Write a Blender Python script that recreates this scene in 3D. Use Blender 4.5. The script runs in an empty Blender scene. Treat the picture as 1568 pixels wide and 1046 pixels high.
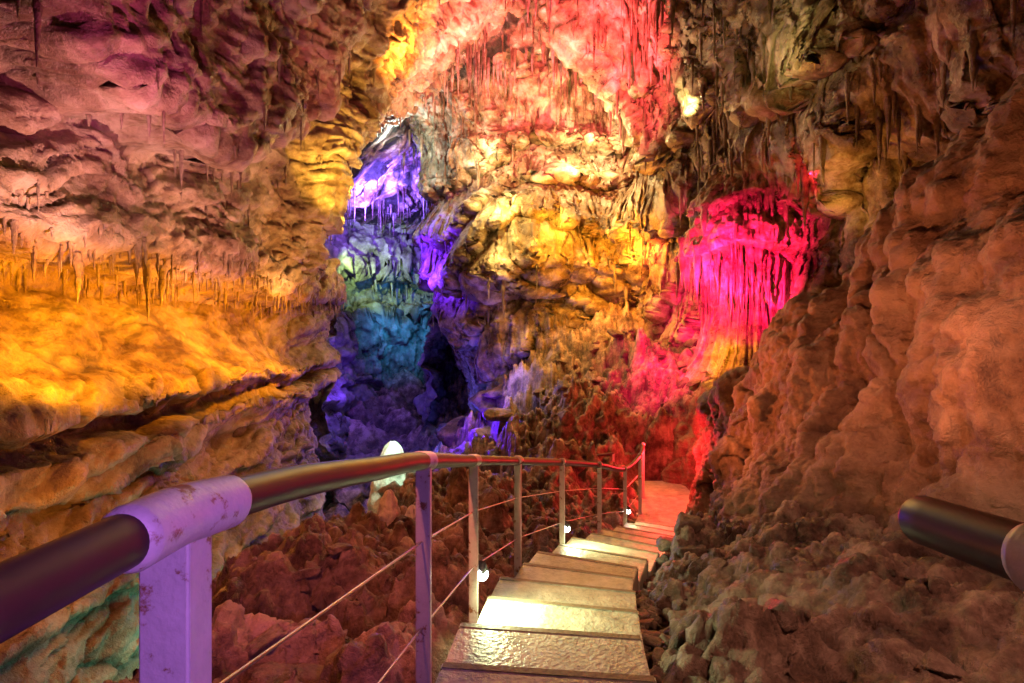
import bpy, bmesh, math, random
import numpy as np
from mathutils import Vector
random.seed(4); rng=np.random.default_rng(7)
sc=bpy.context.scene
F=np.float32
# ---------------------------------------------------------------- noise
perm=rng.permutation(256).astype(np.int32); perm=np.concatenate([perm,perm])
gr=rng.normal(size=(256,3)).astype(F); gr/=np.linalg.norm(gr,axis=1)[:,None]
rp=rng.random((256,3)).astype(F)
def noise(P):
    P=np.asarray(P,F); sh=P.shape[:-1]; P=P.reshape(-1,3)
    i=np.floor(P).astype(np.int32); f=P-i; u=f*f*f*(f*(f*6-15)+10); i&=255
    out=np.zeros(len(P),F)
    for a in (0,1):
        pa=perm[(i[:,0]+a)&255]; wa=u[:,0] if a else 1-u[:,0]
        for b in (0,1):
            pb=perm[(pa+i[:,1]+b)&255]; wb=wa*(u[:,1] if b else 1-u[:,1])
            for c in (0,1):
                g=gr[perm[(pb+i[:,2]+c)&255]]
                w=wb*(u[:,2] if c else 1-u[:,2])
                out+=w*(g[:,0]*(f[:,0]-a)+g[:,1]*(f[:,1]-b)+g[:,2]*(f[:,2]-c))
    return (out*1.5).reshape(sh)
def fbm(P,o=4,g=.5):
    r=0;a=1;P=np.asarray(P,F)
    for k in range(o):
        r=r+a*noise(P+k*17.3); a*=g; P=P*2.03
    return r
def ridged(P,o=4,g=.5):
    r=0;a=1;P=np.asarray(P,F)
    for k in range(o):
        r=r+a*(1-2*np.abs(noise(P+k*11.7))); a*=g; P=P*2.07
    return r*.6
def cracks(P,w=.06):
    return (1-sst(0,w,np.abs(noise(P))))*sst(-.1,.25,noise(P*.6+31))
def worley(P):
    P=np.asarray(P,F); sh=P.shape[:-1]; P=P.reshape(-1,3)
    i=np.floor(P).astype(np.int32); f=P-i
    f1=np.full(len(P),9,F); f2=np.full(len(P),9,F)
    for a in (-1,0,1):
        for b in (-1,0,1):
            for c in (-1,0,1):
                h=perm[(perm[(perm[(i[:,0]+a)&255]+i[:,1]+b)&255]+i[:,2]+c)&255]
                q=rp[h]
                d=np.sqrt((q[:,0]+a-f[:,0])**2+(q[:,1]+b-f[:,1])**2+(q[:,2]+c-f[:,2])**2)
                m=d<f1; f2=np.where(m,f1,np.minimum(f2,d)); f1=np.where(m,d,f1)
    return f1.reshape(sh),f2.reshape(sh)
def sst(a,b,x):
    t=np.clip((x-a)/(b-a),0,1); return t*t*(3-2*t)
def crv(C,t):
    C=np.asarray(C,float); n=len(C); t=np.clip(t,0,n-1-1e-6); i=t.astype(int); f=(t-i)
    f=f.reshape(f.shape+(1,)*(C.ndim-1))
    p0=C[np.maximum(i-1,0)];p1=C[i];p2=C[i+1];p3=C[np.minimum(i+2,n-1)]
    return .5*((2*p1)+(-p0+p2)*f+(2*p0-5*p1+4*p2-p3)*f**2+(-p0+3*p1-3*p2+p3)*f**3)
def normals(P):
    du=np.gradient(P,axis=0); dv=np.gradient(P,axis=1)
    n=np.cross(du,dv); return n/(np.linalg.norm(n,axis=-1,keepdims=True)+1e-9)
def tiers(q):
    f=q-np.floor(q)
    return np.where(f<.10, f/.10, ((1-f)/.90)**.8)*1.0
# ---------------------------------------------------------------- mesh helpers
def mesh_obj(name,V,Fc,mat,smooth=True,cav=None,parent=None):
    me=bpy.data.meshes.new(name)
    V=np.asarray(V,F); Fc=np.asarray(Fc,np.int32)
    me.vertices.add(len(V)); me.vertices.foreach_set('co',V.ravel())
    k=Fc.shape[1]; me.loops.add(Fc.size); me.loops.foreach_set('vertex_index',Fc.ravel())
    me.polygons.add(len(Fc)); me.polygons.foreach_set('loop_start',np.arange(0,Fc.size,k,dtype=np.int32))
    me.polygons.foreach_set('loop_total',np.full(len(Fc),k,np.int32))
    me.polygons.foreach_set('use_smooth',np.full(len(Fc),smooth))
    me.update(calc_edges=True)
    if cav is not None:
        a=me.attributes.new('cav','FLOAT','POINT'); a.data.foreach_set('value',np.asarray(cav,F).ravel())
    me.materials.append(mat)
    o=bpy.data.objects.new(name,me); sc.collection.objects.link(o)
    if parent: o.parent=parent
    return o
def grid_obj(name,P,mat,cav=None):
    nu,nv=P.shape[:2]; idx=np.arange(nu*nv).reshape(nu,nv)
    Fc=np.stack([idx[:-1,:-1],idx[1:,:-1],idx[1:,1:],idx[:-1,1:]],-1).reshape(-1,4)
    return mesh_obj(name,P.reshape(-1,3),Fc,mat,True,cav)
hang=[]
def collect(P,N,thr=-.45,n=300,lo=-2,cond=None):
    m=(N[...,2]<thr)&(P[...,2]>lo)
    if cond is not None: m&=cond
    q=P[m]
    if len(q): 
        s=rng.integers(0,len(q),n); return q[s]
    return np.zeros((0,3))
# ---------------------------------------------------------------- materials
def rock_mat(name,c1,c2,c3,scale=1.0,bump=.03,rough=.45,wet=.35,cavk=.55,alb=.58):
    c1,c2,c3=[tuple(v*alb for v in c) for c in (c1,c2,c3)]
    m=bpy.data.materials.new(name); m.use_nodes=True; nt=m.node_tree; N=nt.nodes; L=nt.links
    b=N['Principled BSDF']; geo=N.new('ShaderNodeNewGeometry')
    def nz(s,d,r=.6,dist=0):
        n=N.new('ShaderNodeTexNoise'); n.inputs['Scale'].default_value=s; n.inputs['Detail'].default_value=d
        n.inputs['Roughness'].default_value=r; n.inputs['Distortion'].default_value=dist
        L.new(geo.outputs['Position'],n.inputs['Vector']); return n
    n1=nz(1.3*scale,5,.74)
    r=N.new('ShaderNodeValToRGB'); L.new(n1.outputs['Fac'],r.inputs['Fac'])
    e=r.color_ramp.elements; e[0].position=.39; e[0].color=(*c1,1); e[1].position=.61; e[1].color=(*c3,1)
    x=e.new(.5); x.color=(*c2,1)
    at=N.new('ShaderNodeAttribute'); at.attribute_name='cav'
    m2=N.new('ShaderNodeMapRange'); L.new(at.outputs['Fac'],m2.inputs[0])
    m2.inputs[1].default_value=-1; m2.inputs[2].default_value=1; m2.inputs[3].default_value=1-cavk; m2.inputs[4].default_value=1+cavk*.6  # crevices darkened in base colour: part clay, part painted-in shade; raised calcite lighter
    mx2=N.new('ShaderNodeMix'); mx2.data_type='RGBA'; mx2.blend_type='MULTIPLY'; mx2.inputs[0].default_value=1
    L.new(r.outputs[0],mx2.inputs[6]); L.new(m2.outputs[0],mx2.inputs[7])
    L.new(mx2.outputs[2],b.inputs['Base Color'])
    n3=nz(8*scale,6,.72)
    bp=N.new('ShaderNodeBump'); bp.inputs['Strength'].default_value=1; bp.inputs['Distance'].default_value=bump*1.9
    L.new(n3.outputs['Fac'],bp.inputs['Height']); L.new(bp.outputs[0],b.inputs['Normal'])
    m3=N.new('ShaderNodeMapRange'); L.new(n1.outputs['Fac'],m3.inputs[0]); m3.inputs[1].default_value=.35; m3.inputs[2].default_value=.65
    m3.inputs[3].default_value=rough-wet*.5; m3.inputs[4].default_value=min(1,rough+.2); L.new(m3.outputs[0],b.inputs['Roughness'])
    b.inputs['Specular IOR Level'].default_value=.5
    return m
M_left=rock_mat('limestone_left',(.18,.105,.07),(.40,.29,.20),(.62,.52,.41),1,.035,cavk=.85)
M_back=rock_mat('flowstone',(.13,.08,.045),(.38,.27,.16),(.80,.70,.56),.9,.045,.38,cavk=.98)
M_ceil=rock_mat('ceiling_rock',(.17,.08,.06),(.33,.22,.18),(.9,.84,.78),.9,.05,cavk=.95,alb=.66)
M_pass=rock_mat('passage_rock',(.16,.13,.10),(.38,.34,.28),(.6,.55,.48),.7,.06,.4,cavk=.8,alb=.7)
M_clay=rock_mat('clay_rock',(.19,.105,.07),(.33,.21,.14),(.46,.32,.23),1.5,.03,.6,.2,.85,.75)
M_ground=rock_mat('ground_rock',(.08,.048,.038),(.24,.155,.115),(.46,.34,.27),2.0,.03,.5,.4,.95,.85)
M_stone=rock_mat('rubble_stone',(.13,.085,.06),(.27,.18,.12),(.42,.33,.25),5,.012,.5,.3,.4)
def paint(name,col,rough,metal=0,sc_=8,var=.3,rust=None,bump=.0):
    m=bpy.data.materials.new(name); m.use_nodes=True; nt=m.node_tree; N=nt.nodes; L=nt.links; b=N['Principled BSDF']
    g=N.new('ShaderNodeNewGeometry'); n=N.new('ShaderNodeTexNoise'); n.inputs['Scale'].default_value=sc_; n.inputs['Detail'].default_value=6; n.inputs['Roughness'].default_value=.7
    L.new(g.outputs['Position'],n.inputs['Vector'])
    r=N.new('ShaderNodeValToRGB'); L.new(n.outputs['Fac'],r.inputs['Fac']); e=r.color_ramp.elements
    if rust:
        e[0].position=.36; e[0].color=(*rust,1); e[1].position=.42; e[1].color=(*[c*.85 for c in col],1); x=e.new(.7); x.color=(*col,1)
    else:
        e[0].position=.3; e[0].color=(*[c*(1-var) for c in col],1); e[1].position=.7; e[1].color=(*[min(1,c*(1+var)) for c in col],1)
    L.new(r.outputs[0],b.inputs['Base Color']); b.inputs['Metallic'].default_value=metal
    mr=N.new('ShaderNodeMapRange'); L.new(n.outputs['Fac'],mr.inputs[0]); mr.inputs[3].default_value=rough-.1; mr.inputs[4].default_value=rough+.15; L.new(mr.outputs[0],b.inputs['Roughness'])
    if bump:
        n2=N.new('ShaderNodeTexNoise'); n2.inputs['Scale'].default_value=sc_*6; n2.inputs['Detail'].default_value=5; L.new(g.outputs['Position'],n2.inputs['Vector'])
        bp=N.new('ShaderNodeBump'); bp.inputs['Distance'].default_value=bump; L.new(n2.outputs['Fac'],bp.inputs['Height']); L.new(bp.outputs[0],b.inputs['Normal'])
    return m
M_post=paint('chipped_white_paint',(.62,.6,.58),.4,0,14,.1,(.25,.11,.05),.0015)
M_rail=paint('dark_rail_coating',(.035,.012,.018),.42,0,10,.3)
M_conc=paint('wet_step_concrete',(.38,.39,.33),.30,0,7,.5,None,.009)
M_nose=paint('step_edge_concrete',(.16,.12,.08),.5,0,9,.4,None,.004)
M_cable=paint('steel_cable',(.5,.48,.45),.35,1,30,.2)
M_fix=paint('lamp_housing',(.05,.05,.05),.4,0,20,.2)
def emis(name,col,s):
    m=bpy.data.materials.new(name); m.use_nodes=True; b=m.node_tree.nodes['Principled BSDF']
    b.inputs['Base Color'].default_value=(*col,1); b.inputs['Emission Color'].default_value=(*col,1); b.inputs['Emission Strength'].default_value=s
    return m
M_led=emis('led_lens',(.85,1,.95),25)
# ---------------------------------------------------------------- LEFT WALL
cv=[(-3.2,-3),(-3.6,0),(-3.85,2),(-3.95,3.2),(-4.0,4.5),(-4.05,6),(-4.1,7.5),(-4.25,9),(-4.5,10.5),(-5.0,12),(-5.6,13),(-6.5,14),(-8.5,14.8)]
nu,nv=700,560
t=np.linspace(0,len(cv)-1,nu); C=crv(cv,t); tg=np.gradient(C,axis=0); tg/=np.linalg.norm(tg,axis=1)[:,None]
nrm=np.stack([tg[:,1],-tg[:,0]],1)
z=np.linspace(-5,9.6,nv)
Y=C[:,1][:,None]+0*z[None]; Z=z[None]+0*C[:,0][:,None]
Zw=Z+.16*fbm(np.stack([Y*.35,Y*0,Z*.15],-1),2)-.02*(Y-4)
zp=[-5,-3,-2,-1.45,-1.15,-1.0,-.9,-.78,-.66,-.5,-.25,.1,.5,.68,.78,.9,1.1,1.5,2.2,3,4,5,6,7,8,9.6]
op=[.5,.35,.1,.0,.3,.35,-.15,-.1,.35,.2,-.25,-.6,-.85,-.75,-.1,.18,.15,.0,.05,.25,.55,.9,1.5,2.5,3.7,6]
of=np.interp(Zw,zp,op)
rec=np.interp(Zw,[-.62,-.45,-.2,.1,.5,.68,.78],[0,.1,.35,.75,1.0,.9,.2])*sst(8.5,11.5,Y)
of=of+rec*.9
zb=np.interp(Y,[0,4,5.5,6.5,7.6,8.4],[2.0,2.1,1.95,2.4,3.1,4.5])+.25*fbm(np.stack([Y*1.5,Z*0,Z*0],-1),3)
ovm=(1-sst(7.8,8.8,Y))
of=of+.75*sst(0,.22,Z-zb)*ovm
of=of+.35*np.exp(-((Y-10.0-.16*(Z-3))/.6)**2)*sst(.8,2.5,Z)
of=of+np.interp(Z,[-4,-2,0.3,1,2.0,3.7,4.5,6,7],[0,.2,.75,.7,-.1,-.35,-.2,.2,.3])*sst(10.5,12.6,Y)
P=np.stack([C[:,0][:,None]+nrm[:,0][:,None]*of, C[:,1][:,None]+nrm[:,1][:,None]*of, Z],-1)
def NL(P):
    N=normals(P); return N if N[nu//3,nv//3,0]>0 else -N
N=NL(P)
inA=sst(-.6,-.3,Zw)*(1-sst(.6,.8,Zw))*(1-sst(9,11,Y)); soft=1-.75*inA
S3=np.stack([P[...,0]*.8,P[...,1]*.55+P[...,2]*.15,P[...,2]*1.7-P[...,1]*.35],-1)+.45*fbm(P*.7+3,2)[...,None]
fl=ridged(P*np.array([2.2,2.2,.3])+fbm(P*.8,2)[...,None]*.5,3)
vm=sst(8.8,10.2,Y)*sst(.6,1.6,Z)
h=.20*fbm(P*.45,3)+(.18*fbm(S3*.9,5,.52))*soft*(1-.3*vm)
h+=.24*fl*vm+.14*fl*sst(0,.3,Z-zb)*ovm
tq=P[...,2]*1.5-P[...,1]*.30+1.1*fbm(P*.45+20,3)
h+=.13*tiers(tq)*sst(.9,1.2,Zw)*sst(-.25,.25,fbm(P*.5+77,2))*(1-.6*vm)
h+=.22*tiers(P[...,2]*.8+1.0*fbm(P*.5+5,3))*vm
P=P+N*h[...,None]; N=NL(P)
ck=cracks(S3*1.1,.05)+.7*cracks(S3*2.3+7,.06)
lowm=1-sst(-.8,-.55,Zw)
tl=tiers(P[...,2]*1.7+.8*fbm(S3*.5+40,3)-.1*P[...,1])
h2=(.05*fbm(S3*4,4,.6)+.03*ridged(S3*5,3))*(1-.5*inA)-.08*ck*(1-.6*inA)+.17*(tl-.5)*lowm
P=P+N*h2[...,None]; N=NL(P)
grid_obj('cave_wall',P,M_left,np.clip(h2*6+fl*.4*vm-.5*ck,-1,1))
hang.append(('l',collect(P,N,-.3,650,.4,(P[...,1]>3)&(Z<1.3)&(Z>.62))))
hang.append(('m',collect(P,N,-.35,260,1.6,(P[...,1]>3)&(Z<6)&(Z>1.7))))
# ---------------------------------------------------------------- BACK + RIGHT WALL
cv=[(-.8,24),(-1.8,20.8),(-2.35,19),(-2.3,17.6),(-1.35,16.4),(-.6,15.9),(.3,15.7),(1.5,15.8),(2.7,16),(3.8,15.6),(4.3,14.6),(4.6,13.6),(5.2,12.6),(5.6,11.4),(5.7,10.2),(5.8,9),(6.0,8),(6.2,7),(6.3,6),(6.3,4.5),(6.2,2.5),(5.6,-1)]
nu,nv=1000,480
t=np.linspace(0,len(cv)-1,nu); C=crv(cv,t); tg=np.gradient(C,axis=0); tg/=np.linalg.norm(tg,axis=1)[:,None]
nrm=np.stack([tg[:,1],-tg[:,0]],1); z=np.linspace(-4,9.6,nv)
T=t[:,None]+0*z[None]; Z=z[None]+0*t[:,None]; X0=C[:,0][:,None]+0*Z; Y0=C[:,1][:,None]+0*Z
Zw=Z+.7*fbm(np.stack([X0*.5,Y0*.5,Z*.2],-1),3)
ob=np.interp(Zw,[-4,-1,.4,1.1,1.7,1.95,2.15,3.2,4.3,4.7,5.5,6.2,7,8,9.6],[.6,.4,.25,-.45,-.35,.4,.65,.6,.4,-.2,-.3,.0,.3,.8,2.5])
orr=np.interp(Zw,[-4,-.5,0,2.6,3.2,4,5,6,7,8,9.6],[.2,.1,0,.0,.45,.7,1.0,1.6,2.4,3.3,5])
wr=sst(9.5,11,T); of=ob*(1-wr)+orr*wr
ed=1-sst(3.4,5.4,T)
of=of*(1-ed*.85)
P=np.stack([X0+nrm[:,0][:,None]*of,Y0+nrm[:,1][:,None]*of,Z],-1)
P[...,0]+=np.interp(Z,[-4,-2.4,0,.6,1.5,3.9,5.2,6.4,7.2,9],[2.6,1.9,.7,.3,.1,.1,0,-.3,-.7,-2])*ed
s=1 if normals(P)[int(nu*.3),nv//2,1]<0 else -1
def NH(P):
    N=normals(P)*s; N=N*np.array([1,1,.25]); return N/np.linalg.norm(N,axis=-1,keepdims=True)
N=NH(P)
xy=P[...,:2]; zc=P[...,2:]
wx=fbm(np.concatenate([xy*.6,zc*.25],-1),2)[...,None]*np.array([.5,.5,0])
q0=np.concatenate([xy,zc*0],-1)+wx
fl=ridged(q0*np.array([1,1,1])+zc*np.array([0,0,.10]),2)
fl2=ridged(q0*2.8+zc*np.array([0,0,.25])+7,3,.55)
fl3=ridged(q0*7.5+zc*np.array([0,0,.5])+17,2)
tm=sst(-.5,.0,fbm(P*.35+50,2))*(1-sst(5.9,6.8,Z))
tq=P[...,2]*.62+1.0*fbm(np.concatenate([xy*.30,zc*.1],-1)+5,2)+.22*fl2+.25*fl
tr=tiers(tq)
h=.40*fbm(P*.35,2)+.30*fl+.46*tr*tm
P=P+N*h[...,None]; N=NH(P)
h2=(.17+.12*tm*tr)*fl2+.08*fl3+.05*fbm(P*2.2,4,.55)
ck=cracks(P*np.array([.7,.7,1.2]),.04)
h2=h2-.08*ck
P=P+N*h2[...,None]; N=normals(P)*s
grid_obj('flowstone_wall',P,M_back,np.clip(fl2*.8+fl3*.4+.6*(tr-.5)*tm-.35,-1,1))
hang.append(('b',collect(P,N,-.25,1100,.6,(P[...,1]>9))))
hang.append(('b',collect(P,N,-.3,400,2,(P[...,1]<=12)&(P[...,1]>4))))
# ---------------------------------------------------------------- CEILING
xs=np.linspace(-9,9,440); ys=np.concatenate([np.linspace(-3,7,60),np.linspace(7.05,27,480)])
X,Yg=np.meshgrid(xs,ys,indexing='ij')
Zc=8.45-.05*(X-.8)**2-.10*np.maximum(Yg-13,0)+.06*np.maximum(Yg-17,0)
Zc=np.maximum(Zc,5.8)
P=np.stack([X,Yg,Zc],-1)
dg=np.stack([(P[...,0]+P[...,1])*.9,(P[...,0]-P[...,1])*.35,P[...,2]],-1)+.5*fbm(P*.6,2)[...,None]
d=.9*fbm(P*.25,2)
cr=cracks(dg*.9,.05)+.6*cracks(dg*1.9+3,.05)
d2=.16*fbm(dg*.8,4,.45)+.30*ridged(dg*.5+4,4,.45)-.15*cr
P[...,2]+=-d+-d2
N=normals(P); N*=np.sign(-N[200,200,2])
h2=.03*fbm(P*4,3,.5); P=P+N*h2[...,None]
patchy=fbm(dg*1.3+60,5,.65)
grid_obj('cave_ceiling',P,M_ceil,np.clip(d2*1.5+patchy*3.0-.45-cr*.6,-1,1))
hang.append(('c',collect(P,N,-.8,700,3,(P[...,1]>9.5)&(fbm(P*.6+9,2)>.15))))
hang.append(('c',collect(P,N,-.7,360,3,(P[...,1]>9.5)&(P[...,1]<15)&(P[...,0]>-3.5)&(P[...,0]<-.6))))
# ---------------------------------------------------------------- PASSAGE CHAMBER
cv=[(-7,13.5),(-9,15),(-9.6,18),(-9.5,22),(-8.2,25.5),(-5,27.2),(-2.4,26.4),(-.6,23.5),(-.6,20)]
nu,nv=440,340
t=np.linspace(0,len(cv)-1,nu); C=crv(cv,t); tg=np.gradient(C,axis=0); tg/=np.linalg.norm(tg,axis=1)[:,None]
nrm=np.stack([tg[:,1],-tg[:,0]],1); z=np.linspace(-7,9.5,nv); Z=z[None]+0*t[:,None]
X0=C[:,0][:,None]+0*Z; Y0=C[:,1][:,None]+0*Z
Zw=Z+.6*fbm(np.stack([X0*.35,Y0*.35,Z*.2],-1),3)
of=np.interp(Zw,[-7,-3,-1,0,.8,1.2,2,3,3.6,4.2,5,6,7,9],[3,2.4,2.0,1.9,1.9,.2,.2,.1,2.0,1.6,.3,.6,1.4,4])
P=np.stack([X0+nrm[:,0][:,None]*of,Y0+nrm[:,1][:,None]*of,Z],-1)
s=1 if normals(P)[int(nu*.55),nv//2,1]<0 else -1; N=normals(P)*s
h=.6*fbm(P*.35,3)+.25*fbm(P*.9,4,.5)+.4*ridged(P*np.array([1.2,1.2,.2]),3)+.5*tiers(P[...,2]*.5+fbm(P*.3+9,3))
P=P+N*h[...,None]; N=normals(P)*s; h2=.15*fbm(P*2.6,4,.5)-.15*cracks(P*.9,.07); P=P+N*h2[...,None]; N=normals(P)*s
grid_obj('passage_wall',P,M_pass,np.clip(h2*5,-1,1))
hang.append(('p',collect(P,N,-.3,400,1)))
# ---------------------------------------------------------------- STAIR LINE
cl=np.array([(.0,-1.5),(.0,0),(.03,1.0),(.10,1.9),(.22,2.8),(.46,3.8),(.92,4.9),(1.52,6.0),(2.07,7.0),(2.47,8.0),(2.7,9.0),(2.75,10.2)])
tt=np.linspace(0,len(cl)-1,1200); CL=crv(cl,tt); seg=np.r_[0,np.cumsum(np.linalg.norm(np.diff(CL,axis=0),axis=1))]
def at(s):
    x=np.interp(s,seg,CL[:,0]); y=np.interp(s,seg,CL[:,1]); x2=np.interp(s+.05,seg,CL[:,0]); y2=np.interp(s+.05,seg,CL[:,1])
    x1=np.interp(s-.05,seg,CL[:,0]); y1=np.interp(s-.05,seg,CL[:,1])
    a=math.hypot(x2-x1,y2-y1); return (x,y),((x2-x1)/a,(y2-y1)/a)
RUN=.46
s0=np.interp(1.0,CL[:,1],seg)-RUN*5; s7=np.interp(7.0,CL[:,1],seg)
nst=int(round((s7-s0)/RUN)); z0=-1.16+.25*RUN*5; dz=(-2.62-z0)/nst
def zramp(s): return np.interp(s,[s0,s0+nst*RUN],[z0,-2.62])
# ---------------------------------------------------------------- GROUND
gp=np.array([(0,-3,-.4),(0,0,-.95),(0,1.4,-1.25),(.2,2.8,-1.65),(.43,3.8,-1.9),(.9,4.9,-2.15),(1.5,6,-2.45),(2.1,7,-2.7),(2.65,8.5,-2.7),(2.75,9.6,-2.65),
(-1,1,-1.4),(-1,2,-1.5),(-1,3,-1.75),(-1.8,2.5,-1.6),(-2.0,1,-1.5),(-2.0,3.6,-1.7),(-1,5,-2.1),(-1.9,5.2,-1.95),(-1.5,7.5,-2.3),(-1.9,8.3,-2.5),(0,7,-2.45),(0,9,-2.65),(1.3,8.5,-2.7),(0,5,-2.2),
(-2.9,-1,-3.5),(-2.8,1,-3.8),(-2.8,3,-4.0),(-2.8,5,-4.3),(-2.7,7.5,-4.6),(-1.5,9.9,-4.4),(-.6,10.8,-3.6),(-1,12.5,-3.3),(-.9,15,-2.2),(-3,12,-5.4),(-3.2,16,-5.2),(-4.5,20,-4.6),(-4,23,-3.2),(-4,26,-1),(-8,22,-2.6),
(.8,11,-2.0),(1.4,9.8,-2.3),(2.8,10.6,-1.7),(3.4,10.2,-1.2),(3,12,-.6),(1,13,-1.1),(.7,15,-.3),(3,15,.4),(5,13,.1),(5,11,-.6),(5.5,8,-1),(4.5,6,-1.5),(3.7,8.8,-1.6),
(1.0,.5,-.95),(1.0,2.2,-1.4),(1.5,1.5,-1.05),(1.5,2.5,-1.2),(2.3,2.8,-1.1),(2.3,1.5,-.9),(1.25,3.5,-1.65),(1.9,3.8,-1.5),(2.2,5,-1.9),(2.7,6,-2.1),(3.0,7,-2.3),(3.5,8.5,-2.0),(5,3,-1),(5,0,-1),
(-8,0,-5),(-8,10,-5),(10,0,-1),(10,12,0),(-10,28,0),(10,28,0),(-8,-3,-3),(8,-3,0)],float)
def K(a,b): return np.sqrt(((a[:,None,:2]-b[None,:,:2])**2).sum(-1)+.02)
A=K(gp,gp); wgt=np.linalg.solve(A,gp[:,2]+0)
def gz(x,y):
    q=np.stack([x.ravel(),y.ravel()],-1); o=np.zeros(len(q))
    for a in range(0,len(q),60000): o[a:a+60000]=K(q[a:a+60000],gp)@wgt
    return o.reshape(x.shape)
xs=np.concatenate([np.linspace(-11,-3.2,60),np.linspace(-3.18,3.6,440),np.linspace(3.65,9,60)])
ys=np.concatenate([np.linspace(-3,.8,40),np.linspace(.82,5,280),np.linspace(5.02,12,250),np.linspace(12.05,29,180)])
X,Yg=np.meshgrid(xs,ys,indexing='ij'); G=gz(X,Yg)
P=np.stack([X,Yg,G],-1)
w1,w2=worley(P*1.25+fbm(P*1.5,3)[...,None]*.8); v1,v2=worley(P*4.0+3+fbm(P*4,3)[...,None]*.7)
lump=sst(-.2,.3,fbm(P*.8+44,2))
h=.16*fbm(P*.9,3)+.40*np.maximum(0,.8-w1)*(1+.5*fbm(P*2,2))+.05*(1-v1*1.4)*lump+.18*fbm(P*2.2,5,.58)+.07*ridged(P*3,3)-.12*cracks(P*1.6,.08)
far=sst(7,12,Yg); h=h+far*(.45*fbm(P*.9,5,.6)+.15*ridged(P*1.2,3))
clay=sst(.9,1.5,X)*(1-sst(3.2,4.5,Yg)); h=h*(1-.55*clay)
q=CL[::8]; qs=seg[::8]; D=np.full(X.shape,9.); S=np.zeros(X.shape)
for k in range(len(q)):
    if q[k,1]>9.5: continue
    dd=np.hypot(X-q[k,0],Yg-q[k,1]); m=dd<D; D=np.where(m,dd,D); S=np.where(m,qs[k],S)
wst=1-sst(.40,.72,D)
P[...,2]=(G+h-.06)*(1-wst)+(zramp(S)-.17)*wst+.05*wst*ridged(P*3.5,3)
N=normals(P); N*=np.sign(N[200,200,2])
h2=.04*fbm(P*7,4,.6); P=P+N*(h2*(1-wst*.5))[...,None]
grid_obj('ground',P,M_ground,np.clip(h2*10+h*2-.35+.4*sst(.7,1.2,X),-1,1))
GP=P
def ground_z(x,y):
    i=np.clip(np.searchsorted(xs,x),0,len(xs)-1); j=np.clip(np.searchsorted(ys,y),0,len(ys)-1); return float(GP[i,j,2])
# ---------------------------------------------------------------- RIGHT OUTCROP
rows=[]
for y,pts in [(-1,[(5.6,2.1),(3.4,2.2),(2.9,1.0),(2.6,0),(2.3,-1.1),(1.8,-1.9)]),
 (1,[(5.6,2.0),(3.4,2.1),(2.95,1.0),(2.7,0),(2.35,-1.0),(1.9,-1.8)]),
 (2.2,[(5.6,1.8),(3.4,1.95),(3.0,1.0),(2.75,-.1),(2.4,-1.05),(2.0,-1.9)]),
 (3.4,[(5.6,1.4),(3.5,1.55),(3.15,.8),(2.8,-.2),(2.45,-1.2),(2.1,-2.1)]),
 (4.4,[(5.6,.9),(3.5,1.1),(3.1,.4),(2.75,-.5),(2.35,-1.5),(2.0,-2.3)]),
 (5.3,[(5.5,.4),(3.4,.5),(3.0,-.05),(2.7,-.8),(2.4,-1.7),(2.1,-2.5)]),
 (6.2,[(5.5,-.2),(3.35,-.12),(3.0,-.6),(2.8,-1.2),(2.6,-1.9),(2.4,-2.7)]),
 (7.1,[(5.4,-.6),(3.3,-.65),(3.15,-1.0),(3.0,-1.5),(2.85,-2.1),(2.7,-2.9)]),
 (8.4,[(5.4,-.9),(3.5,-1.1),(3.4,-1.45),(3.3,-1.8),(3.2,-2.3),(3.1,-3)]),
 (10,[(5.4,-1.2),(3.9,-1.5),(3.6,-1.8),(3.3,-2.1),(3.2,-2.4),(3.1,-3.1)])]:
    rows.append([(a,y,b) for a,b in pts])
rows=np.array(rows,float); nu,nv=560,380
A1=crv(rows,np.linspace(0,9,nu)); P=np.swapaxes(crv(np.swapaxes(A1,0,1),np.linspace(0,5,nv)),0,1).copy()
s=1 if normals(P)[nu//2,nv//2,0]<0 else -1; N=normals(P)*s
h=.26*fbm(P*.8,3)+.20*ridged(P*np.array([1.0,1.3,.3]),2)+.09*fbm(P*2.4,3)
P=P+N*h[...,None]; N=normals(P)*s
w1,w2=worley(P*np.array([2.2,2.2,1.6])+fbm(P*2,2)[...,None]*.5)
pm=sst(.05,.35,fbm(P*.9+4,2))
ck=cracks(P*np.array([1,1,.7])+fbm(P,2)[...,None]*.5,.05)
h2=.05*fbm(P*4,5,.62)+.04*ridged(P*np.array([4,4,1.2]),3)-.20*(1-sst(.06,.24,w1))*pm-.10*ck
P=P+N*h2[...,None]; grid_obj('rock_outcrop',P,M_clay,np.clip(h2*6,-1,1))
# ---------------------------------------------------------------- FLOWSTONE COLUMN
nu,nv=480,480
th=np.linspace(0,2*math.pi,nu); zz=np.linspace(-1.6,3.8,nv)
TH,ZZ=np.meshgrid(th,zz,indexing='ij')
cs=np.stack([np.cos(TH),np.sin(TH),ZZ*0],-1); z3=ZZ[...,None]*np.array([0,0,1.])
prof=np.interp(ZZ,[-1.6,-.9,-.2,.6,1.3,1.8,2.3,2.9,3.8],[1.9,1.4,.92,.72,.78,1.0,1.0,.8,.3])
tr=tiers(ZZ*1.0+.5*noise(cs*1.0+8)+.3)
f1=ridged(cs*3.2+z3*.12,3); f2=ridged(cs*8+z3*.3+5,2)
r=prof+(.30*sst(.9,1.5,ZZ)+.06)*tr+.15*f1+.07*f2+.06*fbm(cs*1.5+z3*1.0,4)+.15*fbm(cs*4+z3*2.5,3,.6)*sst(1.2,1.8,ZZ)
P=np.stack([5.05+r*cs[...,0]*1.0,10.8+r*cs[...,1]*.9,ZZ],-1)
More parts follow.
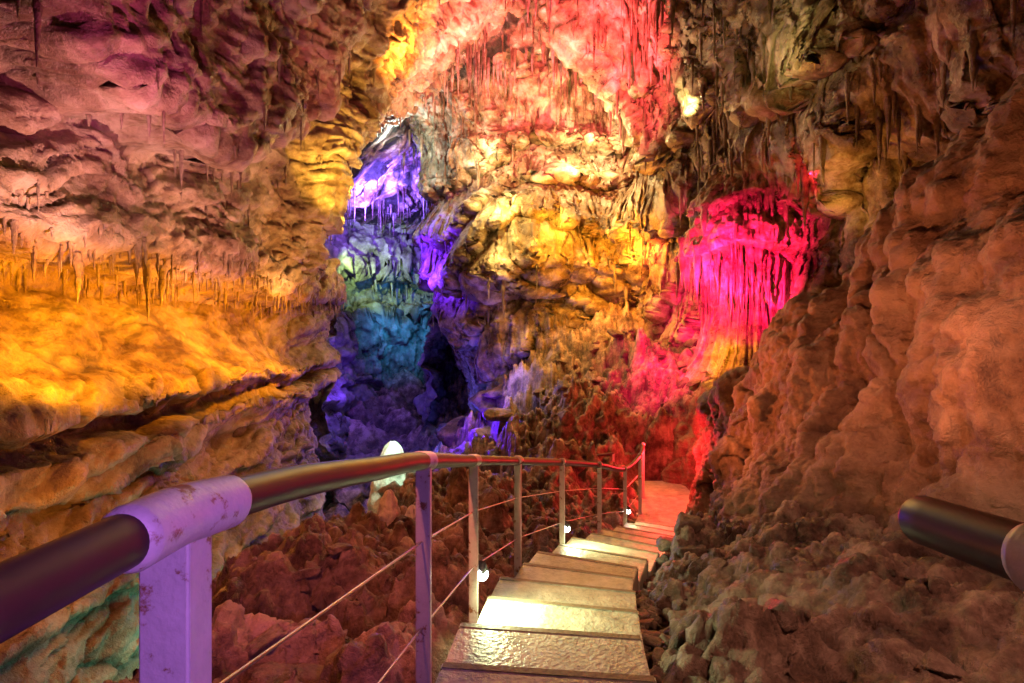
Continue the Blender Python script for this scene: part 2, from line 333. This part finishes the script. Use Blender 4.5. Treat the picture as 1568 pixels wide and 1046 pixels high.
grid_obj('flowstone_column',P,M_back,np.clip(f1*.9+f2*.4+.3*tr-.35,-1,1))
s=1 if normals(P)[nu//2,nv//2,0]<0 else -1; N=normals(P)*s
hang.append(('b',collect(P,N,-.2,300,.6)))
# ---------------------------------------------------------------- STALACTITES
def cone_mesh(base,L,r,seg_=7,rings=6,wob=.12):
    vs=[];fs=[]
    ph=random.random()*6
    for k in range(rings+1):
        f=k/rings; rr=r*((1-f)**.8)*(1+.25*math.sin(f*14+ph))+.003
        for j in range(seg_):
            a=j/seg_*2*math.pi
            q=rr*(1+.25*math.sin(a*2+ph))
            vs.append((base[0]+q*math.cos(a)+wob*r*math.sin(f*5+ph),base[1]+q*math.sin(a),base[2]+.12*L-f*L*1.12))
    for k in range(rings):
        for j in range(seg_):
            a=k*seg_+j; b=k*seg_+(j+1)%seg_; fs.append((a,b,b+seg_,a+seg_))
    return vs,fs
def multi(name,items,mat):
    V=[];Fs=[];o=0
    for vs,fs in items:
        V+=vs; Fs+=[tuple(i+o for i in f) for f in fs]; o+=len(vs)
    return mesh_obj(name,V,Fs,mat,True)
par={'l':(.05,.30,.008,.022),'m':(.08,.45,.012,.035),'b':(.12,1.0,.02,.07),'c':(.2,1.3,.025,.07),'p':(.3,1.6,.05,.15)}
groups={'l':[], 'b':[], 'c':[], 'p':[]}
for k,q in hang:
    l0,l1,r0,r1=par[k]
    for p in q:
        u=random.random()**1.9; groups['l' if k in 'lm' else k].append(cone_mesh(p,l0+(l1-l0)*u,r0+(r1-r0)*random.random()*(.4+u)))
for (x,y,z,L,r) in [(-3.9,4.6,.75,.4,.035),(-3.95,5.55,.8,.6,.05),(-3.9,5.7,.8,.4,.04),(-4,3.6,.75,.3,.03)]:
    groups['l'].append(cone_mesh((x,y,z),L,r,9,9))
multi('stalactites',groups['l'],M_left); multi('stalactites.001',groups['b'],M_back)
multi('stalactites.002',groups['c'],M_ceil); multi('stalactites.003',groups['p'],M_pass)
# ---------------------------------------------------------------- STONES
def ico(n):
    bm=bmesh.new(); bmesh.ops.create_icosphere(bm,subdivisions=n,radius=1); bm.verts.ensure_lookup_table()
    V=np.array([v.co[:] for v in bm.verts]); Fs=np.array([[v.index for v in f.verts] for f in bm.faces]); bm.free(); return V,Fs
I3=ico(3); I4=ico(4)
def stones(name,lst,mat):
    VV=[];FF=[];o=0
    for (x,y,z,r,big) in lst:
        V,Fs=(I4 if big else I3); V=V.copy()
        n=rng.normal(size=(11,3)); n/=np.linalg.norm(n,axis=1)[:,None]; d=.42+.4*rng.random(11)
        dt=V@n.T; sc_=np.where(dt>1e-3,d[None]/np.maximum(dt,1e-3),9).min(1); V=V*np.minimum(sc_,1.0)[:,None]
        V=V*(1+.14*fbm(V*1.8+x*7,3)+.05*fbm(V*5+y*5,3,.6))[:,None]
        s=.6+.9*rng.random(3); s[2]*=.7; V=V*s
        a=rng.random()*6.28; ca,sa=math.cos(a),math.sin(a); R=np.array([[ca,-sa,0],[sa,ca,0],[0,0,1]])
        b=rng.normal()*.4; R2=np.array([[1,0,0],[0,math.cos(b),-math.sin(b)],[0,math.sin(b),math.cos(b)]])
        V=(V@R2.T@R.T)*r+np.array([x,y,z]); VV.append(V); FF.append(Fs+o); o+=len(V)
    return mesh_obj(name,np.concatenate(VV),np.concatenate(FF),mat,True)
L1=[]
def near_stair(x,y): return np.min(np.hypot(CL[:,0]-x,CL[:,1]-y))
for k in range(520):
    y=.9+8*random.random()**1.2; x=-2.2+4.8*random.random()
    if near_stair(x,y)<.5: continue
    r=.015+.08*random.random()**4
    if y>4: r*=1.4
    L1.append((x,y,ground_z(x,y)+r*.1,r,r>.05))
for k in range(26):
    y=2+8*random.random(); x=-2.1+1.7*random.random()
    if near_stair(x,y)<.75: continue
    r=.09+.14*random.random(); L1.append((x,y,ground_z(x,y)-r*.2,r,True))
stones('rubble',L1,M_ground)
L2=[]
for k in range(260):
    s=np.interp(1.5+5*random.random(),CL[:,1],seg); (x,y),(tx,ty)=at(s); o=.42+.40*random.random()**1.2
    w=np.interp(y,[1.5,2.6,3.6,4.5,6],[.5,.8,1,.7,.4]); o=.42+(o-.42)*w
    X_=x+ty*o; Y_=y-tx*o; r=.03+.055*random.random()
    L2.append((X_,Y_,zramp(s)-.13+(o-.4)*.4+random.random()*.05,r,True))
stones('stone_edging',L2,M_stone)
L3=[]
for k in range(90):
    y=11+8*random.random(); x=-4.5+4.3*random.random(); r=.15+.5*random.random()**1.5
    L3.append((x,y,ground_z(x,y)-r*.1,r,True))
for k in range(110):
    y=9.4+4.5*random.random(); x=.4+4.2*random.random(); r=.06+.2*random.random()**2
    if near_stair(x,y)<.6: continue
    L3.append((x,y,ground_z(x,y)-r*.1,r,True))
stones('boulders',L3,M_ground)
def stalag(name,x,y,zb,h,r,mat):
    nu,nv=90,110
    th=np.linspace(0,2*math.pi,nu); f=np.linspace(0,1,nv); TH,FF=np.meshgrid(th,f,indexing='ij')
    c=np.stack([np.cos(TH),np.sin(TH),FF*0],-1)
    q=FF[...,None]*np.array([0,0,h/r])
    rr=r*((1-FF**2.6)**.5*(.85)+.35*(1-FF)**2)
    k=1+.14*ridged(c*2.2+q*.35+x*5,3)+.10*fbm(c*1.6+q*1.5+y,4)+.05*np.sin(FF*h/r*7+2*noise(c*1.2+x))
    P=np.stack([x+rr*k*c[...,0],y+rr*k*c[...,1],zb+FF*h+.04*h*noise(c*1.5+9)*(FF<.999)],-1)
    P[:,-1,0]=x; P[:,-1,1]=y; P[-1]=P[0]
    return grid_obj(name,P,mat,np.clip((k-1)*4,-1,1))
M_calc=rock_mat('calcite',(.45,.4,.33),(.62,.57,.49),(.8,.76,.7),3,.02,alb=1)
stalag('stalagmite',-1.95,8.3,-2.95,1.33,.33,M_calc)
for i,(x,y,h,r) in enumerate([(-1.35,5.6,.5,.13),(-1.15,5.9,.32,.10),(-1.55,6.0,.42,.11),(-.95,4.6,.22,.09)]): stalag(f'stalagmite.{i+1:03d}',x,y,ground_z(x,y)-.1,h,r,M_calc)
stalag('stalagmite.005',-.25,6.4,ground_z(-.25,6.4)-.08,.48,.2,M_ground)
stalag('stalagmite.006',-.75,7.2,ground_z(-.75,7.2)-.08,.55,.16,M_ground)
# ---------------------------------------------------------------- STAIRS
bm=bmesh.new()
def slab(bm,pts,zt,zb,mi):
    up=[bm.verts.new((p[0],p[1],zt)) for p in pts]; dn=[bm.verts.new((p[0],p[1],zb)) for p in pts]
    fs=[bm.faces.new(up),bm.faces.new(dn[::-1])]
    for i in range(len(pts)): j=(i+1)%len(pts); fs.append(bm.faces.new((up[i],dn[i],dn[j],up[j])))
    for f in fs: f.material_index=mi
def edgept(s,o): (x,y),(tx,ty)=at(s); return (x+ty*o,y-tx*o)
HW=.385
for k in range(nst):
    sa=s0+k*RUN; sb=sa+RUN; zt=z0+dz*k
    N_=4
    ls=[edgept(sa+(sb-.035-sa)*i/N_,-HW-.02*math.sin(k*3)) for i in range(N_+1)]; rs=[edgept(sa+(sb-.035-sa)*i/N_,HW+.06+.02*math.sin(k*5)) for i in range(N_+1)]
    slab(bm,ls+rs[::-1],zt,zt-.3,0)
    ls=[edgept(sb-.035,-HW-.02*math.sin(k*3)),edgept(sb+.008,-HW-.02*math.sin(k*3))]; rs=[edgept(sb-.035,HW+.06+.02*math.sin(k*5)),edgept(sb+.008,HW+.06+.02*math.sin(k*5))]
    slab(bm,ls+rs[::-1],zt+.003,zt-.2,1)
bmesh.ops.recalc_face_normals(bm,faces=bm.faces)
bmesh.ops.bevel(bm,geom=[e for e in bm.edges],offset=.006,segments=2,affect='EDGES')
me=bpy.data.meshes.new('stairs'); bm.to_mesh(me); bm.free(); me.materials.append(M_conc); me.materials.append(M_nose)
o=bpy.data.objects.new('stairs',me); sc.collection.objects.link(o)
bm=bmesh.new(); sE=s0+nst*RUN; n=14
ls=[edgept(sE+.02+(seg[-1]-sE-.6)*i/n,-HW-.05) for i in range(n+1)]; rs=[edgept(sE+.02+(seg[-1]-sE-.6)*i/n,HW+.03) for i in range(n+1)]
slab(bm,ls+rs[::-1],-2.62,-2.9,0); bmesh.ops.recalc_face_normals(bm,faces=bm.faces)
me=bpy.data.meshes.new('footpath'); bm.to_mesh(me); bm.free(); me.materials.append(M_conc)
o=bpy.data.objects.new('footpath',me); sc.collection.objects.link(o)
# ---------------------------------------------------------------- RAILS
def tube(name,pts,r,mat,parent,n=20,cap=True,sub=8):
    pts=np.array(pts,float)
    if len(pts)>2 and sub>1: pts=crv(pts,np.linspace(0,len(pts)-1,(len(pts)-1)*sub+1))
    V=[];Fs=[]
    for i in range(len(pts)):
        tgt=Vector(pts[min(i+1,len(pts)-1)]-pts[max(i-1,0)]).normalized(); sd=tgt.cross(Vector((0,0,1))).normalized(); up=sd.cross(tgt)
        for j in range(n):
            a=j/n*6.28318; v=Vector(pts[i])+sd*(r*math.cos(a))+up*(r*math.sin(a)); V.append(v[:])
    for i in range(len(pts)-1):
        for j in range(n): a=i*n+j; b=i*n+(j+1)%n; Fs.append((a,b,b+n,a+n))
    me=bpy.data.meshes.new(name); Fl=list(Fs)
    if cap: 
        m=len(pts)
        for e,sgn in ((0,-1),(m-1,1)):
            tgt=Vector(pts[min(e+1,m-1)]-pts[max(e-1,0)]).normalized()*sgn; c=Vector(pts[e])
            base=[e*n+j for j in range(n)]; prev=base
            for q in (1,2):
                rr=math.cos(q*.5); nw=[]
                for j in range(n):
                    p=Vector(V[base[j]])-c; V.append((c+p*rr+tgt*r*.35*math.sin(q*.5)*1.4)[:]); nw.append(len(V)-1)
                for j in range(n): Fl.append((prev[j],prev[(j+1)%n],nw[(j+1)%n],nw[j]))
                prev=nw
            Fl.append(tuple(prev))
    me.from_pydata(V,[],Fl); me.polygons.foreach_set('use_smooth',[True]*len(me.polygons)); me.materials.append(mat)
    ob=bpy.data.objects.new(name,me); sc.collection.objects.link(ob); ob.parent=parent
    bm=bmesh.new(); bm.from_mesh(me); bmesh.ops.recalc_face_normals(bm,faces=bm.faces); bm.to_mesh(me); bm.free(); return ob
def post(name,x,y,zt,zb,wx,wy,mat,parent,plate=True,ang=0):
    bm=bmesh.new(); 
    def bx(cx,cy,cz,sx,sy,sz,bev):
        r=bmesh.ops.create_cube(bm,size=1); vs=r['verts']
        for v in vs: v.co=Vector((v.co.x*sx+cx,v.co.y*sy+cy,v.co.z*sz+cz))
        es=list({e for v in vs for e in v.link_edges}); bmesh.ops.bevel(bm,geom=es,offset=bev,segments=3,affect='EDGES')
    bx(0,0,(zt+zb)/2,wx,wy,zt-zb,.004)
    if plate: bx(0,0,zb+.006,wx*2.2,wy*2.2,.012,.002)
    me=bpy.data.meshes.new(name); bm.to_mesh(me); bm.free(); me.materials.append(mat)
    ob=bpy.data.objects.new(name,me); sc.collection.objects.link(ob); ob.location=(x,y,0); ob.rotation_euler=(0,0,ang); ob.parent=parent
def empty(n):
    e=bpy.data.objects.new(n,None); sc.collection.objects.link(e); return e
R=empty('stair_railing')
top=[(-.43,-1.0,-.10),(-.43,0,-.20),(-.43,.60,-.222),(-.43,.66,-.224),(-.405,.95,-.262),(-.36,1.35,-.335),(-.31,1.8,-.42),(-.21,2.8,-.652),(.044,3.8,-.888),(.48,4.9,-1.158),(1.025,6.0,-1.45),(1.545,7.0,-1.745),(1.95,7.8,-1.74),(2.2,8.6,-1.74)]
tube('handrail',top,.031,M_rail,R,28)
tube('elbow_sleeve',[(-.43,.575,-.222),(-.43,.62,-.2225),(-.43,.66,-.224),(-.426,.70,-.229),(-.421,.755,-.236)],.039,M_post,R,28)
PZ=[(-.448,.684,-.24,-1.15,.066,.055),(-.31,1.8,-.44,-1.40,.05,.045),(-.21,2.8,-.67,-1.62,.05,.045),(.044,3.8,-.90,-1.83,.05,.045),(.48,4.9,-1.17,-2.06,.05,.045),(1.025,6.0,-1.46,-2.36,.05,.045),(1.545,7.0,-1.76,-2.64,.05,.045),(1.95,7.8,-1.75,-2.64,.05,.045),(2.2,8.6,-1.75,-2.64,.05,.045)]
for i,(x,y,zt,zb,wx,wy) in enumerate(PZ):
    post(f'post_{i+1}',x,y,zt,zb,wx,wy,M_post,R,True,0 if i<3 else -.2)
    if i>0: tube(f'saddle_{i+1}',[(x-.012,y-.05,zt+.02+.011),(x,y,zt+.02),(x+.012,y+.05,zt+.02-.011)],.034,M_post,R,16,True,2)
for j,dzc in enumerate((.28,.58)):
    tube(f'cable_{j+1}',[(p[0]+.0,p[1],p[2]+.02-dzc) for p in PZ],.0035,M_cable,R,8,False,1)
R2=empty('stair_railing.001')
tube('handrail',[(.53,.66,-.23),(.53,.3,-.2),(.53,-.3,-.14),(.53,-1,-.07)],.031,M_rail,R2,28)
tube('elbow_sleeve',[(.53,.51,-.2175),(.53,.49,-.2155),(.53,.44,-.211),(.53,.38,-.206)],.039,M_post,R2,28)
post('post_1',.545,.47,-.235,-1.1,.066,.055,M_post,R2)
R3=empty('footpath_railing')
tp=[(-.2,9.6,-2.25),(.5,9.6,-2.22),(1.2,9.6,-2.18),(1.9,9.6,-2.1)]
tube('handrail',tp,.022,M_rail,R3,10)
for i,p in enumerate(tp): post(f'post_{i+1}',p[0],p[1],p[2],p[2]-.95,.04,.04,M_post,R3,False)
tube('cable_1',[(p[0],p[1],p[2]-.35) for p in tp],.006,M_cable,R3,6,False,1)
# ---------------------------------------------------------------- LIGHTS
GL=1.3
def lamp(name,pos,col,W,r=.03):
    d=bpy.data.lights.new(name,'POINT'); d.color=col; d.energy=W*GL; d.shadow_soft_size=r
    o=bpy.data.objects.new(name,d); sc.collection.objects.link(o); o.location=pos; return o
def spot(name,pos,tgt,col,W,ang=80,r=.03,blend=1.0):
    d=bpy.data.lights.new(name,'SPOT'); d.color=col; d.energy=W*GL; d.shadow_soft_size=r; d.spot_size=math.radians(ang); d.spot_blend=blend
    o=bpy.data.objects.new(name,d); sc.collection.objects.link(o); o.location=pos
    o.rotation_euler=(Vector(tgt)-Vector(pos)).to_track_quat('-Z','Y').to_euler(); return o
fl_='floodlight'
OR=(1,.32,.003); YE=(1,.56,.06); PK=(1,.40,.33); MG=(1,.008,.12); BL=(.10,.012,1); CY=(.03,.4,1); GN=(.6,1,.25)
for y,w in ((3.0,200),(4.4,320),(5.9,350),(7.4,380),(9.0,310)): spot(fl_,(-3.2,y,.0),(-5,y,.12),OR,w,138,.05)
spot(fl_,(-2.9,4.0,.2),(-3.9,4.6,2.2),PK,320,95)
spot(fl_,(-2.8,6.2,.1),(-4.0,6.6,2.2),(1,.40,.27),320,95)
spot(fl_,(-2.9,8.6,.2),(-4.2,9.0,2.4),(1,.46,.13),320,95)
spot(fl_,(-2.2,3.6,1.0),(-3.3,5.0,3.5),(.75,.08,.3),150,110)
spot(fl_,(-1.6,7.0,2.4),(-3.3,8.4,4.8),(.9,.2,.16),120,90)
spot(fl_,(-2.7,9.0,2.2),(-4,10.4,4.6),YE,480,90)
spot(fl_,(-3.1,12.6,3.2),(-4.8,11.2,3.2),(1,.5,.04),400,130)
lamp(fl_,(-2.9,4.2,-1.2),(1,.30,.02),24)
lamp(fl_,(-2.9,7.2,-1.1),(1,.26,.04),28)
lamp(fl_,(-2.7,5.4,-2.9),(.12,.8,.5),34)
# ceiling
spot(fl_,(1.7,10.4,5.2),(1.5,12.6,8),(1,.08,.10),2500,160)
spot(fl_,(4.0,11.2,4.8),(3.6,12.4,8),(1,.01,.03),1500,160)
spot(fl_,(-.9,11.2,5.2),(-.5,13.2,8),(1,.24,.22),1150,160)
spot(fl_,(-2.0,10.4,5.4),(-2.4,11.4,8),(1,.30,.03),480,160)
# back wall
lamp(fl_,(2.15,14.5,5.3),(1,.72,.3),300)
lamp(fl_,(1.2,13.8,3.2),(1,.48,.03),190)
lamp(fl_,(2.8,13.8,2.5),(1,.32,.01),250)
lamp(fl_,(-.3,14.0,4.0),(1,.70,.20),220)
lamp(fl_,(-1.3,14.6,5.4),(1,.88,.45),120)
lamp(fl_,(-.4,13.8,2.3),(1,.66,.2),50)
lamp(fl_,(0.5,13.7,1.0),(1,.62,.15),22)
lamp(fl_,(2.4,13.8,.9),(1,.38,.04),28)
spot(fl_,(3.5,13.2,2.4),(4.4,14.6,2.4),(1,.12,.02),100,130)
spot(fl_,(3.5,10.6,4.6),(4.9,11.8,7.0),(1,.95,.35),240,60)
# passage
spot(fl_,(-4.6,15.8,2.6),(-1.8,17,2.6),BL,3200,80)
spot(fl_,(-5,19,4.2),(-5,22,8),(.2,.1,1),4600,165)
lamp(fl_,(-3.4,16.0,6.3),(.7,1,.9),110)
spot(fl_,(-6.6,20.4,3.0),(-6.4,26,3.6),GN,1200,75)
spot(fl_,(-4.4,20.5,1.2),(-5.4,25,.8),CY,750,85)
lamp(fl_,(-6.2,19.5,-1.4),(.12,.03,1),150)
lamp(fl_,(-1.4,13.4,-2.1),BL,150,.02)
lamp(fl_,(-2.6,16.5,-2.8),(.06,.1,1),120,.02)
lamp(fl_,(-.3,13.4,-.8),(.4,.32,1),32,.02)
# pink alcove
spot(fl_,(3.0,8.6,.9),(5.1,10.8,1.5),MG,3900,78)
spot(fl_,(2.6,10.0,.4),(3.7,11.4,-.4),MG,620,120)
lamp(fl_,(3.95,9.9,-.15),(1,.42,.01),34,.015)
lamp(fl_,(3.8,9.7,-.8),(1,.42,.01),40,.015)
lamp(fl_,(5.0,8.6,2.8),(1,.01,.05),10,.015)
# right outcrop and dark wall
spot(fl_,(.9,6.0,-.9),(3.2,5.0,-.1),(1,.21,.055),230,105)
spot(fl_,(1.4,2.6,-.2),(3.2,3.6,.5),(1,.28,.11),105,120)
spot(fl_,(4.6,7.5,1.8),(5.8,8.2,3.5),(1,.44,.06),36,140)
spot(fl_,(3.6,7.5,4.0),(5.2,8.2,5.5),(.9,.75,.2),24,140)
# near ground
spot(fl_,(-.6,1.2,.9),(-1.4,3.8,-1.8),(1,.21,.11),270,80)
spot(fl_,(1.3,.4,1.2),(2.1,2.6,-1.2),(1,.42,.28),190,85)
spot(fl_,(.5,-.4,.1),(-.43,.7,-.45),(.6,.2,1),64,55)
spot(fl_,(.35,1.9,.7),(-.3,2.0,-.6),(.85,.18,.6),22,75)
lamp(fl_,(2.45,8.3,-1.7),(1,.02,.03),100)
spot(fl_,(-1.45,7.3,-1.1),(-1.93,8.3,-1.9),(.5,1,.75),170,60,.02)
for i,(x,y,z) in enumerate([(-.17,2.86,-1.27),(.52,4.95,-1.78),(1.58,7.02,-2.3)]):
    E=empty('step_light' if i==0 else f'step_light.{i:03d}')
    bm=bmesh.new(); bmesh.ops.create_cone(bm,cap_ends=True,segments=20,radius1=.034,radius2=.04,depth=.05); bmesh.ops.bevel(bm,geom=bm.edges[:],offset=.003,segments=2,affect='EDGES')
    me=bpy.data.meshes.new('housing'); bm.to_mesh(me); bm.free(); me.materials.append(M_fix)
    h_=bpy.data.objects.new('housing',me); sc.collection.objects.link(h_); h_.parent=E; h_.location=(x,y,z); h_.rotation_euler=(math.radians(55),0,math.radians(-20))
    bm=bmesh.new(); bmesh.ops.create_uvsphere(bm,u_segments=16,v_segments=8,radius=.034)
    for v in bm.verts: v.co.z*=.4
    me=bpy.data.meshes.new('lens'); bm.to_mesh(me); bm.free(); me.materials.append(M_led)
    l_=bpy.data.objects.new('lens',me); sc.collection.objects.link(l_); l_.parent=E; l_.location=(x+.005,y-.03,z-.018); l_.rotation_euler=(math.radians(55),0,0)
    q=spot('lamp',(x+.04,y-.10,z+.06),(x+.4,y-.25,z-.4),(.85,1,.48),(46,36,8)[i],155,.03); q.parent=E
# ---------------------------------------------------------------- WORLD + CAMERA
w=bpy.data.worlds.new('World'); sc.world=w; w.use_nodes=True; b=w.node_tree.nodes['Background']; b.inputs[0].default_value=(1,.5,.35,1); b.inputs[1].default_value=.003
cd=bpy.data.cameras.new('Camera'); cd.lens=18; cd.sensor_width=36; cd.clip_start=.02; cd.clip_end=200
co=bpy.data.objects.new('Camera',cd); sc.collection.objects.link(co); co.location=(0,0,0); co.rotation_euler=(math.radians(90),0,0); sc.camera=co
sc.view_settings.view_transform='Standard'; sc.view_settings.look='None'; sc.view_settings.exposure=0
